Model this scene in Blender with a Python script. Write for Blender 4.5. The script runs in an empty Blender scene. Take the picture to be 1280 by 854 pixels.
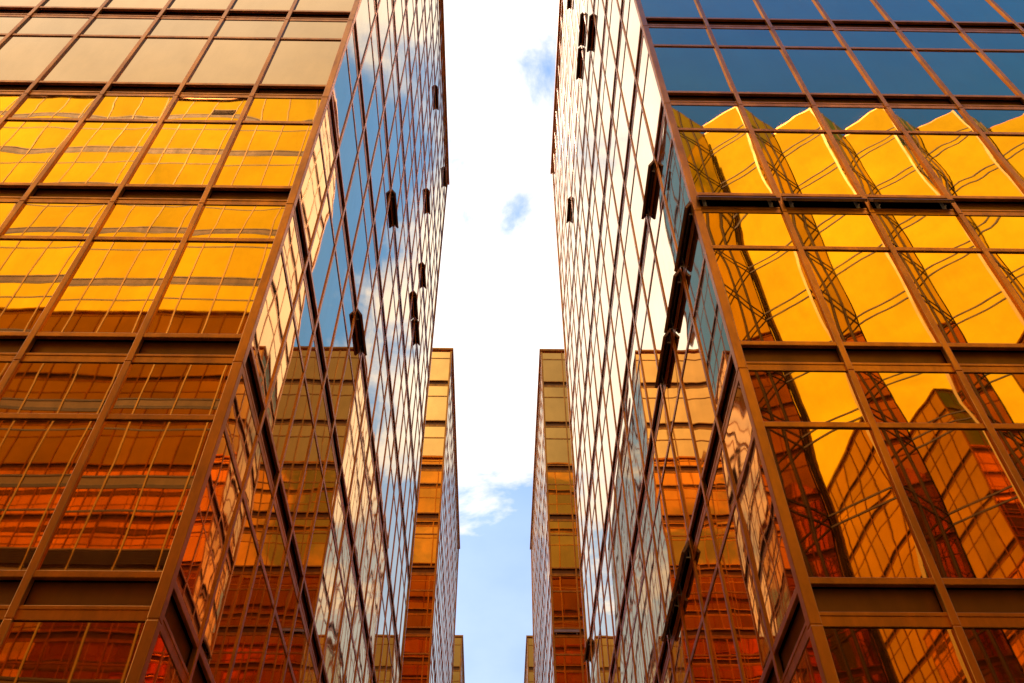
import bpy, math, random
from mathutils import Vector, Matrix

random.seed(11)
S = bpy.context.scene
COL = S.collection

# ------------------------------------------------------------------ camera solved from the photograph
EYE = Vector((0.0, 0.0, 1.6))
F_PX, PITCH, YAW, ROLL = 1139.79, 0.8527, 0.0206, -0.0052
cp, sp = math.cos(PITCH), math.sin(PITCH)
FW = Vector((math.sin(YAW) * cp, math.cos(YAW) * cp, sp))
RT0 = Vector((math.cos(YAW), -math.sin(YAW), 0))
UP0 = RT0.cross(FW)
RT = math.cos(ROLL) * RT0 + math.sin(ROLL) * UP0
UP = -math.sin(ROLL) * RT0 + math.cos(ROLL) * UP0


def seen_area(quad):
    """how large a wall rectangle shows in the photograph (used only to choose which repeats become parts)"""
    pts = []
    for p in quad:
        d = Vector(p) - EYE
        a = d.dot(FW)
        if a < 0.1:
            return 0.0
        pts.append((F_PX * d.dot(RT) / a, F_PX * d.dot(UP) / a))
    cx = sum(p[0] for p in pts) / 4
    cy = sum(p[1] for p in pts) / 4
    if abs(cx) > 690 or abs(cy) > 480:
        return 0.0
    s = 0
    for i in range(4):
        x0, y0 = pts[i]
        x1, y1 = pts[(i + 1) % 4]
        s += x0 * y1 - x1 * y0
    return abs(s) / 2


# ------------------------------------------------------------------ materials
def new_mat(name):
    m = bpy.data.materials.new(name)
    m.use_nodes = True
    nt = m.node_tree
    nt.nodes.clear()
    out = nt.nodes.new('ShaderNodeOutputMaterial')
    return m, nt, out


def math_node(nt, op, a, b=None, clamp=False):
    n = nt.nodes.new('ShaderNodeMath')
    n.operation = op
    n.use_clamp = clamp
    for i, v in enumerate((a, b)):
        if v is None:
            continue
        if isinstance(v, (int, float)):
            n.inputs[i].default_value = v
        else:
            nt.links.new(v, n.inputs[i])
    return n.outputs[0]


def mix_col(nt, fac, a, b):
    n = nt.nodes.new('ShaderNodeMix')
    n.data_type = 'RGBA'
    for sock, v in ((n.inputs['Factor'], fac), (n.inputs[6], a), (n.inputs[7], b)):
        if isinstance(v, (int, float)):
            sock.default_value = v
        elif isinstance(v, tuple):
            sock.default_value = (*v, 1)
        else:
            nt.links.new(v, sock)
    return n.outputs[2]


def glass_mat(name, f0, f90, power=2.8, wave=0.0002, scale=1.9):
    """gold coated mirror glass: saturated gold face on, paler towards grazing, slightly wavy and dusty"""
    m, nt, out = new_mat(name)
    L = nt.links
    tc = nt.nodes.new('ShaderNodeTexCoord')
    n1 = nt.nodes.new('ShaderNodeTexNoise')
    n1.inputs['Scale'].default_value = scale
    n1.inputs['Detail'].default_value = 1.5
    n1.inputs['Roughness'].default_value = 0.35
    L.new(tc.outputs['Object'], n1.inputs['Vector'])
    bump = nt.nodes.new('ShaderNodeBump')
    bump.inputs['Strength'].default_value = 1.0
    bump.inputs['Distance'].default_value = wave
    L.new(n1.outputs['Fac'], bump.inputs['Height'])
    lw = nt.nodes.new('ShaderNodeLayerWeight')
    lw.inputs['Blend'].default_value = 0.5
    g = math_node(nt, 'POWER', lw.outputs['Facing'], power)
    geo = nt.nodes.new('ShaderNodeNewGeometry')
    rnd = math_node(nt, 'MULTIPLY_ADD', geo.outputs['Random Per Island'], 0.24)
    nt.nodes[-1].inputs[2].default_value = 0.80
    n3 = nt.nodes.new('ShaderNodeTexNoise')
    n3.inputs['Scale'].default_value = 0.9
    n3.inputs['Detail'].default_value = 5
    L.new(tc.outputs['Object'], n3.inputs['Vector'])
    rnd = math_node(nt, 'MULTIPLY', rnd, math_node(nt, 'ADD', math_node(nt, 'MULTIPLY', n3.outputs['Fac'], 0.36), 0.84))
    tint = nt.nodes.new('ShaderNodeVectorMath')
    tint.operation = 'SCALE'
    tint.inputs[0].default_value = f0
    L.new(rnd, tint.inputs['Scale'])
    col = mix_col(nt, g, tint.outputs[0], f90)
    gl = nt.nodes.new('ShaderNodeBsdfGlossy')
    L.new(col, gl.inputs['Color'])
    L.new(bump.outputs['Normal'], gl.inputs['Normal'])
    # faint uneven film of dust
    n2 = nt.nodes.new('ShaderNodeTexNoise')
    n2.inputs['Scale'].default_value = 5.0
    n2.inputs['Detail'].default_value = 6.0
    mp = nt.nodes.new('ShaderNodeMapping')
    mp.inputs['Scale'].default_value = (1, 1, 0.25)
    L.new(tc.outputs['Object'], mp.inputs['Vector'])
    L.new(mp.outputs[0], n2.inputs['Vector'])
    r = math_node(nt, 'MULTIPLY', n2.outputs['Fac'], 0.03)
    L.new(r, gl.inputs['Roughness'])
    df = nt.nodes.new('ShaderNodeBsdfDiffuse')
    df.inputs['Color'].default_value = (0.30, 0.17, 0.06, 1)
    mx = nt.nodes.new('ShaderNodeMixShader')
    d = math_node(nt, 'MULTIPLY', math_node(nt, 'POWER', n2.outputs['Fac'], 2.0), 0.13)
    L.new(d, mx.inputs[0])
    L.new(gl.outputs[0], mx.inputs[1])
    L.new(df.outputs[0], mx.inputs[2])
    L.new(mx.outputs[0], out.inputs['Surface'])
    return m


def paint_mat(name, col, col2, rough=0.4, metallic=0.5, scale=3.0, streak=True):
    m, nt, out = new_mat(name)
    L = nt.links
    tc = nt.nodes.new('ShaderNodeTexCoord')
    mp = nt.nodes.new('ShaderNodeMapping')
    mp.inputs['Scale'].default_value = (1, 1, 0.35) if streak else (1, 1, 1)
    L.new(tc.outputs['Object'], mp.inputs['Vector'])
    n = nt.nodes.new('ShaderNodeTexNoise')
    n.inputs['Scale'].default_value = scale
    n.inputs['Detail'].default_value = 7
    n.inputs['Roughness'].default_value = 0.65
    L.new(mp.outputs[0], n.inputs['Vector'])
    ramp = nt.nodes.new('ShaderNodeMapRange')
    ramp.inputs[1].default_value = 0.35
    ramp.inputs[2].default_value = 0.7
    L.new(n.outputs['Fac'], ramp.inputs[0])
    c = mix_col(nt, ramp.outputs[0], col, col2)
    b = nt.nodes.new('ShaderNodeBsdfPrincipled')
    L.new(c, b.inputs['Base Color'])
    b.inputs['Metallic'].default_value = metallic
    rr = math_node(nt, 'MULTIPLY_ADD', n.outputs['Fac'], 0.25)
    nt.nodes[-1].inputs[2].default_value = rough - 0.12
    L.new(rr, b.inputs['Roughness'])
    L.new(b.outputs[0], out.inputs['Surface'])
    return m


GOLD_F0 = (0.86, 0.415, 0.075)
M = {}
M['glass'] = glass_mat('gold_glass', GOLD_F0, (1.0, 0.945, 0.78))
M['glass_deep'] = glass_mat('deep_gold_glass', (0.80, 0.50, 0.010), (1.0, 0.90, 0.16), power=4.0, wave=0.0002)
M['frame'] = paint_mat('bronze_frame', (0.74, 0.265, 0.028), (0.40, 0.14, 0.02), 0.32, 0.8)
M['frame_dark_shaded'] = paint_mat('dark_shaded_bronze_frame', (0.10, 0.035, 0.008), (0.07, 0.026, 0.007), 0.5, 0.3)  # shade on the mirrored tower's horizontals set in colour; plain dark bars on bays
M['frame_sunlit'] = paint_mat('sunlit_bronze_mullion', (0.62, 0.33, 0.03), (0.5, 0.25, 0.025), 0.5, 0.4)  # sunlight on the mirrored tower's mullions put into their colour
M['frame_pale'] = paint_mat('pale_gold_trim', (0.62, 0.40, 0.10), (0.52, 0.32, 0.08), 0.42, 0.4)
M['panel'] = paint_mat('bronze_panel', (0.24, 0.085, 0.014), (0.18, 0.065, 0.012), 0.42, 0.7)
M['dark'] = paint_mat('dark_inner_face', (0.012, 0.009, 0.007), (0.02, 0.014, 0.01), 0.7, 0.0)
M['band'] = paint_mat('brown_gold_band', (0.27, 0.125, 0.016), (0.20, 0.092, 0.012), 0.55, 0.25)
M['lining'] = paint_mat('flap_lining', (0.15, 0.066, 0.022), (0.10, 0.045, 0.016), 0.6, 0.1)
M['flap'] = paint_mat('vent_flap_metal', (0.38, 0.16, 0.045), (0.26, 0.11, 0.034), 0.45, 0.35)
M['steel'] = paint_mat('bracket_steel', (0.80, 0.68, 0.54), (0.7, 0.58, 0.46), 0.5, 0.0)
M['louver'] = paint_mat('louver_metal', (0.30, 0.135, 0.04), (0.24, 0.105, 0.03), 0.5, 0.3)
M['roof'] = paint_mat('roof_gravel', (0.26, 0.24, 0.22), (0.18, 0.17, 0.16), 0.9, 0.0, 14, False)
M['asphalt'] = paint_mat('asphalt', (0.05, 0.05, 0.052), (0.036, 0.036, 0.038), 0.85, 0.0, 18, False)
M['paving'] = paint_mat('granite_paving', (0.30, 0.27, 0.24), (0.22, 0.20, 0.18), 0.7, 0.0, 9, False)
M['kerb'] = paint_mat('granite_kerb', (0.36, 0.34, 0.31), (0.28, 0.26, 0.24), 0.7, 0.0, 9, False)
M['line'] = paint_mat('road_paint', (0.78, 0.77, 0.72), (0.66, 0.65, 0.6), 0.6, 0.0, 12, False)


# ------------------------------------------------------------------ mesh helpers
class MB:
    def __init__(self):
        self.v, self.f, self.smooth = [], [], []

    def hexa(self, p):
        """p: 8 corners, bottom ring then top ring"""
        b = len(self.v)
        self.v += [tuple(q) for q in p]
        for q in ((0, 3, 2, 1), (4, 5, 6, 7), (0, 1, 5, 4), (1, 2, 6, 5), (2, 3, 7, 6), (3, 0, 4, 7)):
            self.f.append(tuple(b + i for i in q))
            self.smooth.append(False)

    def box(self, x0, x1, y0, y1, z0, z1):
        self.hexa([(x0, y0, z0), (x1, y0, z0), (x1, y1, z0), (x0, y1, z0),
                   (x0, y0, z1), (x1, y0, z1), (x1, y1, z1), (x0, y1, z1)])

    def grid(self, pts, nu, nv):
        b = len(self.v)
        self.v += pts
        for j in range(nv):
            for i in range(nu):
                a = b + j * (nu + 1) + i
                self.f.append((a, a + 1, a + nu + 2, a + nu + 1))
                self.smooth.append(True)

    def build(self, name, mat, parent=None, bevel=0.0):
        me = bpy.data.meshes.new(name)
        me.from_pydata(self.v, [], self.f)
        me.polygons.foreach_set('use_smooth', self.smooth)
        me.materials.append(mat)
        o = bpy.data.objects.new(name, me)
        COL.objects.link(o)
        if parent:
            o.parent = parent
        if bevel:
            md = o.modifiers.new('bevel', 'BEVEL')
            md.width = bevel
            md.segments = 2
            md.limit_method = 'ANGLE'
        return o


class Face:
    """a vertical facade: origin at one lower corner, t along it, n outwards"""
    def __init__(self, ox, oy, tx, ty, nx, ny, bays, bw, cols=True):
        self.o, self.t, self.n = (ox, oy), (tx, ty), (nx, ny)
        self.bays, self.bw = bays, bw

    def P(self, u, w, z):
        return (self.o[0] + self.t[0] * u + self.n[0] * w, self.o[1] + self.t[1] * u + self.n[1] * w, z)

    def box(self, mb, u0, u1, w0, w1, z0, z1):
        P = self.P
        ring = [(u0, w0), (u1, w0), (u1, w1), (u0, w1)]
        # keep winding outward for either handedness
        if self.t[0] * self.n[1] - self.t[1] * self.n[0] < 0:
            ring = ring[::-1]
        mb.hexa([P(a, b, z0) for a, b in ring] + [P(a, b, z1) for a, b in ring])

    def pane(self, mb, u0, u1, z0, z1, amp, n=8, w=0.0):
        """one sheet of glass: a little out of plane, bulged and rippled like real toughened glass"""
        W, H = u1 - u0, z1 - z0
        nu = n
        nv = max(2, int(round(n * min(1.6, max(0.6, H / W)))))
        tu = random.gauss(0, 0.0014) * amp
        tv = random.gauss(0, 0.0014) * amp
        sag = (random.gauss(0.0009, 0.0006)) * amp * (1 if random.random() < 0.8 else -1)
        modes = [(random.choice((1, 2, 3)), random.choice((1, 2, 3)), random.gauss(0, 0.00018) * amp, random.random() * 6.28, random.random() * 6.28) for _ in range(4)]
        flip = self.t[0] * self.n[1] - self.t[1] * self.n[0] > 0
        pts = []
        for j in range(nv + 1):
            for i in range(nu + 1):
                a, b = i / nu, j / nv
                if flip:
                    a = 1 - a
                d = tu * (a - .5) * W + tv * (b - .5) * H + sag * (1 - (2 * a - 1) ** 4) * (1 - (2 * b - 1) ** 4)
                for ku, kv, am, p1, p2 in modes:
                    d += am * math.sin(math.pi * ku * a + p1) * math.sin(math.pi * kv * b + p2)
                pts.append(self.P(u0 + a * W, w + d, z0 + b * H))
        mb.grid(pts, nu, nv)


def tag(o, label=None, cat=None, group=None, kind=None):
    for k, v in (('label', label), ('category', cat), ('group', group), ('kind', kind)):
        if v:
            o[k] = v
    return o


def empty(name, loc=(0, 0, 0)):
    o = bpy.data.objects.new(name, None)
    o.location = loc
    COL.objects.link(o)
    return o


H = 3.6
MW = 0.085          # mullion width


def tower(name, label, x_in, x_out, y0, y1, joint, roof, faces, vents=(), amp=1.0, glass='glass', frame='frame', mframe='frame', mull=MW, flush=None, fine=8, keep=100, group=None, louvers=(), singles=()):
    """gold glass block. x_in = canyon side, x_out = far side, y0 = face towards the camera, y1 = back.
    joint = world height of one storey joint. faces = which sides carry full curtain walling."""
    root = empty(name, ((x_in + x_out) / 2, (y0 + y1) / 2, 0))
    tag(root, label, 'building', group)
    off = Matrix.Translation(-root.location)
    s = 1 if x_out > x_in else -1
    wx, wy = abs(x_out - x_in), y1 - y0
    nbx, nby = max(1, round(wx / 1.37)), max(1, round(wy / 1.316))
    F = {
        'front': Face(x_in, y0, s, 0, 0, -1, nbx, wx / nbx),
        'side': Face(x_in, y0, 0, 1, -s, 0, nby, wy / nby),
        'rear': Face(x_in, y1, s, 0, 0, 1, nbx, wx / nbx),
        'outer': Face(x_out, y0, 0, 1, s, 0, nby, wy / nby),
    }
    k0 = -int((joint - 0.3) // H)
    joints = [joint + H * k for k in range(k0, 40) if joint + H * k < roof - 0.9]
    levels = [joints[0] - H] + joints

    def put(mb, nm, mat, parent=root, bevel=0.0):
        mb.v = [tuple(Vector(p) - root.location) for p in mb.v]
        return mb.build(nm, mat, parent, bevel)

    wins, spans = [], []
    vents = set(vents)
    open_cells = []
    for key in faces:
        f = F[key]
        tot = f.bays * f.bw
        e = (1.0 if key == 'front' else 0.55) * (0.4 if flush else 1.0)
        for J in levels:
            top = min(J + H, roof - 0.16)
            zb = J + 0.55 if J > 0 else 0.35
            if J > 0:
                mb = MB()
                f.box(mb, 0.0, tot, -0.03, 0.020 * e, J + 0.112, J + 0.158)
                f.box(mb, 0.0, tot, -0.03, 0.012 * e, J + 0.0, J + 0.112)
                put(mb, 'ledge', M[frame], bevel=0.006)
                mb = MB()
                f.box(mb, 0.0, tot, -0.03, 0.030 * e, J + 0.465, J + 0.545)
                put(mb, 'sill', M[frame], bevel=0.006)
            zt = J + 2.62
            if zt < top - 0.2:
                mb = MB()
                f.box(mb, 0.0, tot, -0.03, 0.022 * e, zt, zt + 0.085)
                put(mb, 'transom', M[frame], bevel=0.006)
            for b in range(f.bays):
                u0, u1 = b * f.bw + MW * 0.45, (b + 1) * f.bw - MW * 0.45
                area = seen_area([f.P(u0, 0, zb), f.P(u1, 0, zb), f.P(u1, 0, top), f.P(u0, 0, top)])
                q = f.P((u0 + u1) / 2, 0, zb)
                if (q[0] - EYE.x) * f.n[0] + (q[1] - EYE.y) * f.n[1] > 0:
                    area *= 0.0      # turned away from the photograph
                lo = zb
                kk = round((J - joint) / H)
                if (key, kk) in louvers or (key, kk, b) in louvers:
                    lo = zb + 0.62
                    mb = MB()
                    n = 9
                    for i in range(n):
                        z = zb + 0.03 + i * 0.062
                        P = f.P
                        ring = [(u0, 0.0), (u1, 0.0), (u1, 0.05), (u0, 0.05)]
                        if f.t[0] * f.n[1] - f.t[1] * f.n[0] < 0:
                            ring = ring[::-1]
                        mb.hexa([P(a, w, z + 0.035 - w * 0.6) for a, w in ring] + [P(a, w, z + 0.045 - w * 0.6) for a, w in ring])
                    f.box(mb, u0, u1, -0.03, -0.012, zb, zb + 0.60)
                    f.box(mb, u0, u1, -0.02, 0.03, zb + 0.585, zb + 0.63)
                    put(mb, 'louver', M['louver'])
                wins.append((area, f, u0, u1, lo + 0.004, min(zt, top) - 0.010, zt + 0.088 if zt < top - 0.2 else None, top - 0.016, (key, kk, b) in singles))
                if J > 0:
                    if (key, kk, b) in vents:
                        open_cells.append((f, u0, u1, J))
                    else:
                        spans.append((area, f, u0, u1, J))
    wins.sort(key=lambda a: -a[0])
    spans.sort(key=lambda a: -a[0])
    rest = MB()
    for i, (area, f, u0, u1, z0, z1, z2, z3, lv) in enumerate(wins):
        single = i < keep and area > 0.0
        n = fine if (single and area > 250) else max(2, fine // 2)
        mb = MB() if single else rest
        f.pane(mb, u0, u1, z0, z1, amp, n)
        if z2 is not None:
            f.pane(mb, u0, u1, z2, z3, amp, n)
        if single:
            put(mb, 'window', M[glass])
    if rest.v:
        tag(put(rest, 'glazing', M[glass]), kind='stuff')
    rest = MB()
    for i, (area, f, u0, u1, J) in enumerate(spans):
        single = i < keep and area > 0.0
        mb = MB() if single else rest
        f.box(mb, u0, u1, -0.085 if not flush else -0.03, -0.06 if not flush else -0.004, J + 0.158, J + 0.465)
        if single:
            put(mb, 'spandrel_panel', M['panel'])
    if rest.v:
        tag(put(rest, 'spandrel_cladding', M[flush or 'panel']), kind='stuff')
    # mullions, one per bay line, jointed at every storey
    for key in faces:
        f = F[key]
        e = 1.0 if key == 'front' else 0.5
        for b in range(1, f.bays):
            u = b * f.bw
            mb = MB()
            for J in levels:
                za, zc = max(J, 0.3) + 0.005, min(J + H, roof - 0.1) - 0.005
                f.box(mb, u - mull / 2, u + mull / 2, -0.04, 0.040 * e, za, zc)
            f.box(mb, u - mull / 2 + 0.006, u + mull / 2 - 0.006, -0.04, 0.040 * e - 0.007, 0.3, roof - 0.1)
            put(mb, 'mullion', M[mframe], bevel=0.007)
    # corner posts
    for cx, cy, ux, uy in ((x_in, y0, -s, -1), (x_in, y1, -s, 1), (x_out, y0, s, -1), (x_out, y1, s, 1)):
        mb = MB()
        a0, a1 = sorted((cx - ux * 0.075, cx + ux * 0.045))
        b0, b1 = sorted((cy - uy * 0.075, cy + uy * 0.045))
        for J in levels:
            za, zc = max(J, 0.0) + 0.006, min(J + H, roof - 0.1) - 0.006
            mb.box(a0, a1, b0, b1, za, zc)
        mb.box(a0 + 0.006, a1 - 0.006, b0 + 0.006, b1 - 0.006, 0, roof - 0.1)
        put(mb, 'corner_post', M['frame'], bevel=0.010)
    # parapet coping, roof, plinth and a dark core added inside to stop light leaks
    xa, xb = sorted((x_in, x_out))
    mb = MB()
    mb.box(xa - 0.13, xb + 0.13, y0 - 0.13, y0 + 0.35, roof - 0.17, roof)
    mb.box(xa - 0.13, xb + 0.13, y1 - 0.35, y1 + 0.13, roof - 0.17, roof)
    mb.box(xa - 0.13, xa + 0.35, y0 + 0.35, y1 - 0.35, roof - 0.17, roof)
    mb.box(xb - 0.35, xb + 0.13, y0 + 0.35, y1 - 0.35, roof - 0.17, roof)
    put(mb, 'parapet_coping', M['frame'], bevel=0.01)
    mb = MB()
    mb.box(xa + 0.3, xb - 0.3, y0 + 0.3, y1 - 0.3, roof - 0.8, roof - 0.6)
    put(mb, 'roof', M['roof'])
    mb = MB()
    mb.box(xa - 0.06, xb + 0.06, y0 - 0.06, y1 + 0.06, 0.0, 0.33)
    put(mb, 'plinth', M['panel'], bevel=0.01)
    mb = MB()
    mb.box(xa + 0.35, xb - 0.35, y0 + 0.35, y1 - 0.35, 0.1, roof - 0.9)
    put(mb, 'light_block_core', M['dark'])
    # opened vent flaps in the spandrel band: a framed flap hung from the sill and swung outwards
    for f, u0, u1, J in open_cells:
        zt, zl = J + 0.462, J + 0.16
        ang = math.radians(30)
        Lf = 0.275
        a, b = u0 + 0.005, u1 - 0.005

        def hx(mb, uu0, uu1, r0, r1, h0, h1):
            """box in flap space: r down the flap from its hinge, h across its thickness (inwards positive)"""
            dw, dz = math.sin(ang), -math.cos(ang)
            nw, nz = -math.cos(ang), -math.sin(ang)
            q = []
            for hh in (h0, h1):
                for uu, rr in ((uu0, r0), (uu1, r0), (uu1, r1), (uu0, r1)):
                    q.append(f.P(uu, 0.014 + dw * rr + nw * hh, zt + dz * rr + nz * hh))
            if f.t[0] * f.n[1] - f.t[1] * f.n[0] > 0:
                q = [q[i] for i in (3, 2, 1, 0, 7, 6, 5, 4)]
            mb.hexa(q)
        mb = MB()
        hx(mb, a, b, 0.0, Lf, 0.0, 0.012)
        hx(mb, a, b, Lf - 0.05, Lf, 0.012, 0.05)
        hx(mb, a, b, 0.0, 0.04, 0.012, 0.05)
        hx(mb, a, a + 0.035, 0.04, Lf - 0.05, 0.012, 0.05)
        hx(mb, b - 0.035, b, 0.04, Lf - 0.05, 0.012, 0.05)
        fl = tag(put(mb, 'vent_flap', M['flap'], bevel=0.004), 'vent flap swung open')
        mb = MB()
        hx(mb, a + 0.036, b - 0.036, 0.041, Lf - 0.051, 0.0135, 0.022)
        put(mb, 'lining', M['lining'], fl)
        for e in (a + 0.09, b - 0.15):
            mb = MB()
            f.box(mb, e, e + 0.06, -0.004, 0.006, zl, zt)
            f.box(mb, e + 0.02, e + 0.035, -0.045, 0.07, zl + 0.03, zl + 0.045)
            put(mb, 'bracket', M['steel'], fl)
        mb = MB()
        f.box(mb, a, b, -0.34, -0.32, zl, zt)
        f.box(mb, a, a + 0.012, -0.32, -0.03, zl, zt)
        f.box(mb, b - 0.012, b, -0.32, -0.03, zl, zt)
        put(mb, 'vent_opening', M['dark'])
    return root


R1 = 1.6 + 47.47
JB1 = 1.6 + 8.37
GR = 'gold glass towers lining the narrow gap'

# vents chosen by (facade, storey counted from the joint, bay)
ventsL = [('side', 2, 4), ('side', 4, 5), ('side', 6, 11), ('side', 7, 10), ('side', 5, 10), ('side', 5, 11), ('side', 9, 9), ('side', 10, 14)]
ventsR = [('front', 1, 0), ('front', 1, 1), ('front', 1, 2), ('side', 1, 0), ('side', 1, 1), ('side', 1, 2), ('side', 2, 1), ('side', 0, 3), ('side', 0, 4),
          ('side', 2, 14), ('side', 6, 3), ('side', 7, 4), ('side', 7, 5), ('side', 7, 10), ('side', 9, 5)]
ALL = ('front', 'side', 'rear', 'outer')
tower('glass_tower', 'nearest gold mirror glass tower filling the left side of the view', -3.234, -3.234 - 26 * 1.37, 7.734, 28.79, JB1, R1, ALL, ventsL, group=GR, amp=0.48)
tower('glass_tower', 'nearest gold glass tower on the right with a row of open vents on its front', 3.04, 3.04 + 12 * 1.37, 7.759, 27.97, JB1, R1, ALL, ventsR, group=GR, amp=0.85)
JB2 = 1.6 + 42.9 - 0.31
R2 = 1.6 + 46.2
tower('glass_tower', 'middle gold glass tower standing behind the left tower, bright yellow top storeys', -3.25, -3.25 - 12 * 1.37, 41.1, 63.2, JB2, R2, ALL, (), group=GR, fine=4, amp=1.0)
tower('glass_tower', 'middle gold glass tower standing behind the right tower, brown top storeys', 2.83, 2.83 + 12 * 1.37, 41.1, 63.2, JB2, R2, ALL, [('front', -5, 0)], group=GR, fine=4)
R3 = 1.6 + 46.2
tower('glass_tower', 'farthest small sliver of glass tower low in the gap, left of the strip of sky', -3.25, -3.25 - 12 * 1.37, 77.0, 98.0, JB2, R3, ('front', 'side'), (), group=GR, fine=2)
tower('glass_tower', 'farthest small sliver of glass tower low in the gap, right of the strip of sky', 2.9, 2.9 + 12 * 1.37, 77.0, 98.0, JB2, R3, ('front', 'side'), (), group=GR, fine=2)


# ------------------------------------------------------------------ the blocks across the lane behind the camera, seen mirrored
def opposite_left():
    r = tower('glass_tower', 'gold gridded tower across the lane, mirrored in the left tower front', -3.4, -3.4 - 26 * 1.37, -29.0, -8.0, JB1 + 0.2, R1, ('rear', 'side'), (), fine=6, keep=0, amp=0.25, glass='glass_deep', frame='frame_dark_shaded', mframe='frame_sunlit', mull=0.062, flush='band',  # horizontals coloured as if shaded, mullions as if sunlit
              louvers={('rear', 2)} | {('rear', 10, 8)})
    return r


def opposite_right():
    root = empty('bay_tower', (24, -19, 0))
    tag(root, 'gold tower of sawtooth bay windows across the lane, mirrored in the right tower front', 'building')
    roof = R1

    def put(mb, nm, mat, parent=root, bevel=0.0):
        mb.v = [tuple(Vector(p) - root.location) for p in mb.v]
        o = mb.build(nm, mat, None, bevel)
        o.parent = parent
        return o
    per, dx = 4.11, 1.75
    th = math.radians(43)
    Lg = dx / math.cos(th)
    pr = dx * math.tan(th)
    yb = -8.0
    joints = [JB1 + 0.2 + H * k for k in range(-3, 12) if JB1 + H * k < roof - 1]
    ntooth = 11
    x_start = 3.3
    for i in range(ntooth):
        xs = x_start + i * per
        f = Face(xs, yb - pr, math.cos(th), math.sin(th), -math.sin(th), math.cos(th), 1, Lg)
        ls = math.hypot(per - dx, pr)
        st = Face(xs + dx, yb, (per - dx) / ls, -pr / ls, pr / ls, (per - dx) / ls, 3, ls / 3)
        bay = MB()
        bars = MB()
        sw = MB()
        edge = MB()
        for J in [joints[0] - H] + joints:
            top = min(J + H, roof - 0.1)
            for fc, mb_ in ((f, bay), (st, sw)):
                for b in range(fc.bays):
                    a0, a1 = b * fc.bw + 0.03, (b + 1) * fc.bw - 0.03
                    z0 = max(J + 0.48, 0.3)
                    fc.pane(mb_, a0, a1, z0, top - 0.02, 0.6, 6)
                    if J > 0:
                        fc.pane(mb_, a0, a1, J + 0.05, J + 0.44, 0.6, 4)
            for fc in (f, st):
                tot = fc.bays * fc.bw
                if J > 0:
                    fc.box(bars, 0, tot, -0.03, 0.022, J - 0.02, J + 0.05)
                    fc.box(bars, 0, tot, -0.03, 0.022, J + 0.43, J + 0.50)
        for b in range(1, 3):
            st.box(bars, b * st.bw - 0.045, b * st.bw + 0.045, -0.03, 0.05, 0.3, roof - 0.1)
        f.box(edge, Lg - 0.08, Lg + 0.04, -0.06, 0.055, 0.0, roof)
        bw = put(bay, 'bay_window', M['glass_deep'])
        put(edge, 'corner_trim', M['frame_pale'], bw)
        put(bars, 'frame', M['frame_dark_shaded'], bw)
        put(sw, 'side_window', M['glass_deep'], bw)
        cap = MB()
        # sloping cap of the bay and body behind
        p = [(xs, yb - pr), (xs + dx, yb), (xs + per, yb - pr)]
        b0 = len(cap.v)
        cap.v += [(q[0], q[1], roof - 0.1) for q in p] + [(q[0], q[1], roof) for q in p]
        for q in ((0, 1, 2), (5, 4, 3), (0, 3, 4, 1), (1, 4, 5, 2), (2, 5, 3, 0)):
            cap.f.append(tuple(b0 + a for a in q[::-1]))
            cap.smooth.append(False)
        put(cap, 'bay_cap', M['frame'], bw)
    mb = MB()
    x1 = x_start + ntooth * per
    mb.box(x_start - 0.2, x1 + 0.2, -29.0, yb - pr - 0.12, 0.0, roof - 0.3)
    put(mb, 'body_wall', M['panel'])
    mb = MB()
    mb.box(x_start - 0.3, x1 + 0.3, -29.1, yb - pr + 0.06, roof - 0.28, roof - 0.02)
    put(mb, 'parapet_coping', M['frame'], bevel=0.01)
    return root


opposite_left()
opposite_right()


# ------------------------------------------------------------------ ground
def sheet(name, x0, x1, y0, y1, z, mat, kind='structure', thick=None):
    mb = MB()
    if thick:
        mb.box(x0, x1, y0, y1, z - thick, z)
    else:
        mb.v += [(x0, y0, z), (x1, y0, z), (x1, y1, z), (x0, y1, z)]
        mb.f.append((0, 1, 2, 3))
        mb.smooth.append(False)
    o = mb.build(name, mat)
    return tag(o, kind=kind)


sheet('ground', -1500, 1500, -1500, 1500, -0.16, M['asphalt'])
sheet('pavement', -60, 60, 3.0, 110, -0.02, M['paving'], thick=0.13)
sheet('pavement', -60, 60, -40, -4.0, -0.02, M['paving'], thick=0.13)
sheet('kerb', -60, 60, 2.75, 2.995, -0.017, M['kerb'], thick=0.13)
sheet('kerb', -60, 60, -3.995, -3.75, -0.017, M['kerb'], thick=0.13)
mb = MB()
for i in range(-14, 15):
    x = i * 4.0
    mb.v += [(x, -0.56, -0.155), (x + 2.0, -0.56, -0.155), (x + 2.0, -0.44, -0.155), (x, -0.44, -0.155)]
    b = len(mb.v) - 4
    mb.f.append((b, b + 1, b + 2, b + 3))
    mb.smooth.append(False)
tag(mb.build('road_marking', M['line']), kind='structure')

# ------------------------------------------------------------------ sky
SUN_AZ, SUN_EL = math.radians(-52), math.radians(62)      # azimuth from +Y towards +X
w = bpy.data.worlds.new('World')
S.world = w
w.use_nodes = True
nt = w.node_tree
nt.nodes.clear()
L = nt.links
out = nt.nodes.new('ShaderNodeOutputWorld')
bg = nt.nodes.new('ShaderNodeBackground')
bg.inputs['Strength'].default_value = 0.10
L.new(bg.outputs[0], out.inputs['Surface'])
sky = nt.nodes.new('ShaderNodeTexSky')
sky.sky_type = 'NISHITA'
sky.sun_disc = False
sky.sun_elevation = SUN_EL
sky.sun_rotation = SUN_AZ
sky.air_density = 1.0
sky.dust_density = 0.4
sky.ozone_density = 2.5
hs = nt.nodes.new('ShaderNodeHueSaturation')
hs.inputs['Value'].default_value = 2.5  # lifted below on the side away from the sun
L.new(sky.outputs[0], hs.inputs['Color'])
geo = nt.nodes.new('ShaderNodeTexCoord')
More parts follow.
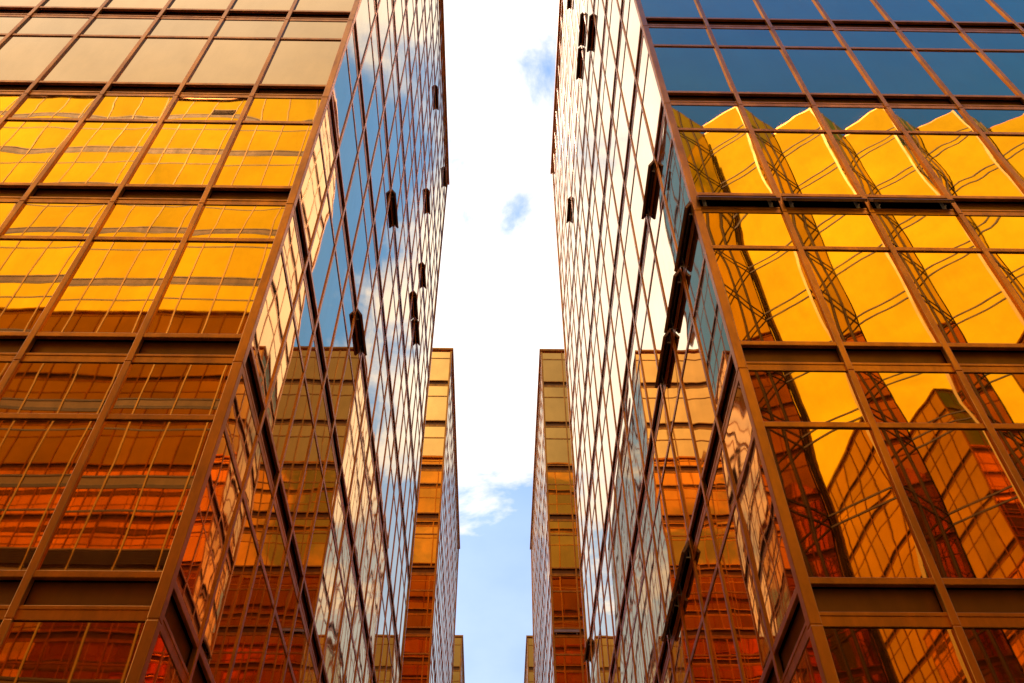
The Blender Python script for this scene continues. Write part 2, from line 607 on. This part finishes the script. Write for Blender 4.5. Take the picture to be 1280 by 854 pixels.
dirv = geo.outputs['Generated']
sep = nt.nodes.new('ShaderNodeSeparateXYZ')
L.new(dirv, sep.inputs[0])
den = math_node(nt, 'ADD', math_node(nt, 'MAXIMUM', sep.outputs[2], 0.0), 0.22)
pl = nt.nodes.new('ShaderNodeVectorMath')
pl.operation = 'DIVIDE'
cmb = nt.nodes.new('ShaderNodeCombineXYZ')
for i in range(3):
    L.new(den, cmb.inputs[i])
L.new(dirv, pl.inputs[0])
L.new(cmb.outputs[0], pl.inputs[1])
n1 = nt.nodes.new('ShaderNodeTexNoise')
n1.inputs['Scale'].default_value = 6.0
n1.inputs['Detail'].default_value = 9
n1.inputs['Roughness'].default_value = 0.58
n1.inputs['Distortion'].default_value = 0.25
L.new(pl.outputs[0], n1.inputs['Vector'])


def direction(az, el):
    a, e = math.radians(az), math.radians(el)
    return (math.sin(a) * math.cos(e), math.cos(a) * math.cos(e), math.sin(e))


def blob(az, el, k, amp):
    d = nt.nodes.new('ShaderNodeVectorMath')
    d.operation = 'DOT_PRODUCT'
    L.new(dirv, d.inputs[0])
    d.inputs[1].default_value = direction(az, el)
    return math_node(nt, 'MULTIPLY', math_node(nt, 'POWER', math_node(nt, 'MAXIMUM', d.outputs['Value'], 0.0), k), amp)


# the open sky is a deeper blue away from the sun
L.new(math_node(nt, 'ADD', math_node(nt, 'ADD', blob(140, 66, 12, 0.60), blob(21, 55, 60, 0.45)), 1.28), hs.inputs['Saturation'])
L.new(math_node(nt, 'ADD', blob(140, 66, 12, 0.022), 0.495), hs.inputs['Hue'])
L.new(math_node(nt, 'ADD', blob(140, 66, 12, 1.3), 2.5), hs.inputs['Value'])
# where the cloud bank stands and where it breaks open
cover = math_node(nt, 'ADD', 0.0, 0.0)
for az, el, k, amp in ((-30, 56, 12, 0.42), (0, 54, 90, 0.45), (20, 56, 110, -0.70), (0, 24, 60, -0.95), (140, 66, 14, -0.90), (115, 55, 12, -0.2),
                       (-150, 66, 24, 0.24), (2, 72, 80, 0.3), (180, 38, 6, 0.60), (-117, 38, 8, 0.5), (-63, 38, 20, 0.5)):
    cover = math_node(nt, 'ADD', cover, blob(az, el, k, amp))
cover = math_node(nt, 'MAXIMUM', math_node(nt, 'MINIMUM', cover, 0.43), -0.5)
for az, el, k, amp in ((2.5, 57.4, 1500, -0.33), (5.5, 65.5, 1100, -0.14), (92, 61, 30, 0.9), (180, 40, 9, 0.5)):
    cover = math_node(nt, 'ADD', cover, blob(az, el, k, amp))
rag = math_node(nt, 'MULTIPLY_ADD', n1.outputs['Fac'], 1.7)
nt.nodes[-1].inputs[2].default_value = -0.33
cover = math_node(nt, 'ADD', cover, rag)
mr = nt.nodes.new('ShaderNodeMapRange')
mr.interpolation_type = 'SMOOTHSTEP'
mr.inputs[1].default_value = 0.42
mr.inputs[2].default_value = 0.76
mr.inputs[3].default_value = 0.13
L.new(cover, mr.inputs[0])
# clouds are brightest near the sun's side
glow = math_node(nt, 'ADD', math_node(nt, 'ADD', math_node(nt, 'ADD', blob(-12, 48, 3, 10.0), math_node(nt, 'ADD', blob(-60, 55, 6, 7.0), blob(-64, 40, 12, 7.0))), math_node(nt, 'ADD', blob(-150, 70, 30, 5.0), math_node(nt, 'ADD', blob(-170, 44, 90, 12.0), blob(-112, 38, 12, 9.0)))), 3.6)
n2 = nt.nodes.new('ShaderNodeTexNoise')
n2.inputs['Scale'].default_value = 9
n2.inputs['Detail'].default_value = 6
L.new(pl.outputs[0], n2.inputs['Vector'])
shade = math_node(nt, 'MULTIPLY', glow, math_node(nt, 'ADD', math_node(nt, 'MULTIPLY', n2.outputs['Fac'], 0.5), 0.72))
cl = nt.nodes.new('ShaderNodeVectorMath')
cl.operation = 'SCALE'
cl.inputs[0].default_value = (1.0, 0.955, 0.91)
L.new(shade, cl.inputs['Scale'])
veil = math_node(nt, 'MAXIMUM', mr.outputs[0], blob(0, 24, 14, 0.42))
mixed = mix_col(nt, veil, hs.outputs[0], cl.outputs[0])
L.new(mixed, bg.inputs['Color'])

sl = bpy.data.lights.new('sun', 'SUN')
sl.energy = 3.0
sl.angle = math.radians(0.5)
sl.color = (1.0, 0.94, 0.86)
so = bpy.data.objects.new('sun', sl)
COL.objects.link(so)
sd = Vector((math.sin(SUN_AZ) * math.cos(SUN_EL), math.cos(SUN_AZ) * math.cos(SUN_EL), math.sin(SUN_EL)))
so.rotation_euler = sd.to_track_quat('Z', 'Y').to_euler()
so.location = sd * 120

# ------------------------------------------------------------------ camera and render settings
cam = bpy.data.cameras.new('camera')
cam.sensor_fit = 'HORIZONTAL'
cam.sensor_width = 36.0
cam.lens = F_PX / 1280 * 36.0
cam.clip_start = 0.05
cam.clip_end = 5000
co = bpy.data.objects.new('camera', cam)
COL.objects.link(co)
B = -FW
co.matrix_world = Matrix(((RT.x, UP.x, B.x, EYE.x), (RT.y, UP.y, B.y, EYE.y), (RT.z, UP.z, B.z, EYE.z), (0, 0, 0, 1)))
S.camera = co

S.render.engine = 'CYCLES'
S.render.resolution_x, S.render.resolution_y = 1024, 683
S.view_settings.view_transform = 'Standard'
S.view_settings.look = 'None'
S.view_settings.exposure = 0.0
S.view_settings.gamma = 1.0
S.view_settings.use_curve_mapping = False
c = S.cycles
c.use_denoising = True
try:
    c.denoiser = 'OPENIMAGEDENOISE'
except Exception:
    pass
c.max_bounces = 12
c.glossy_bounces = 10
c.diffuse_bounces = 3
c.sample_clamp_indirect = 6.0
c.blur_glossy = 0.3
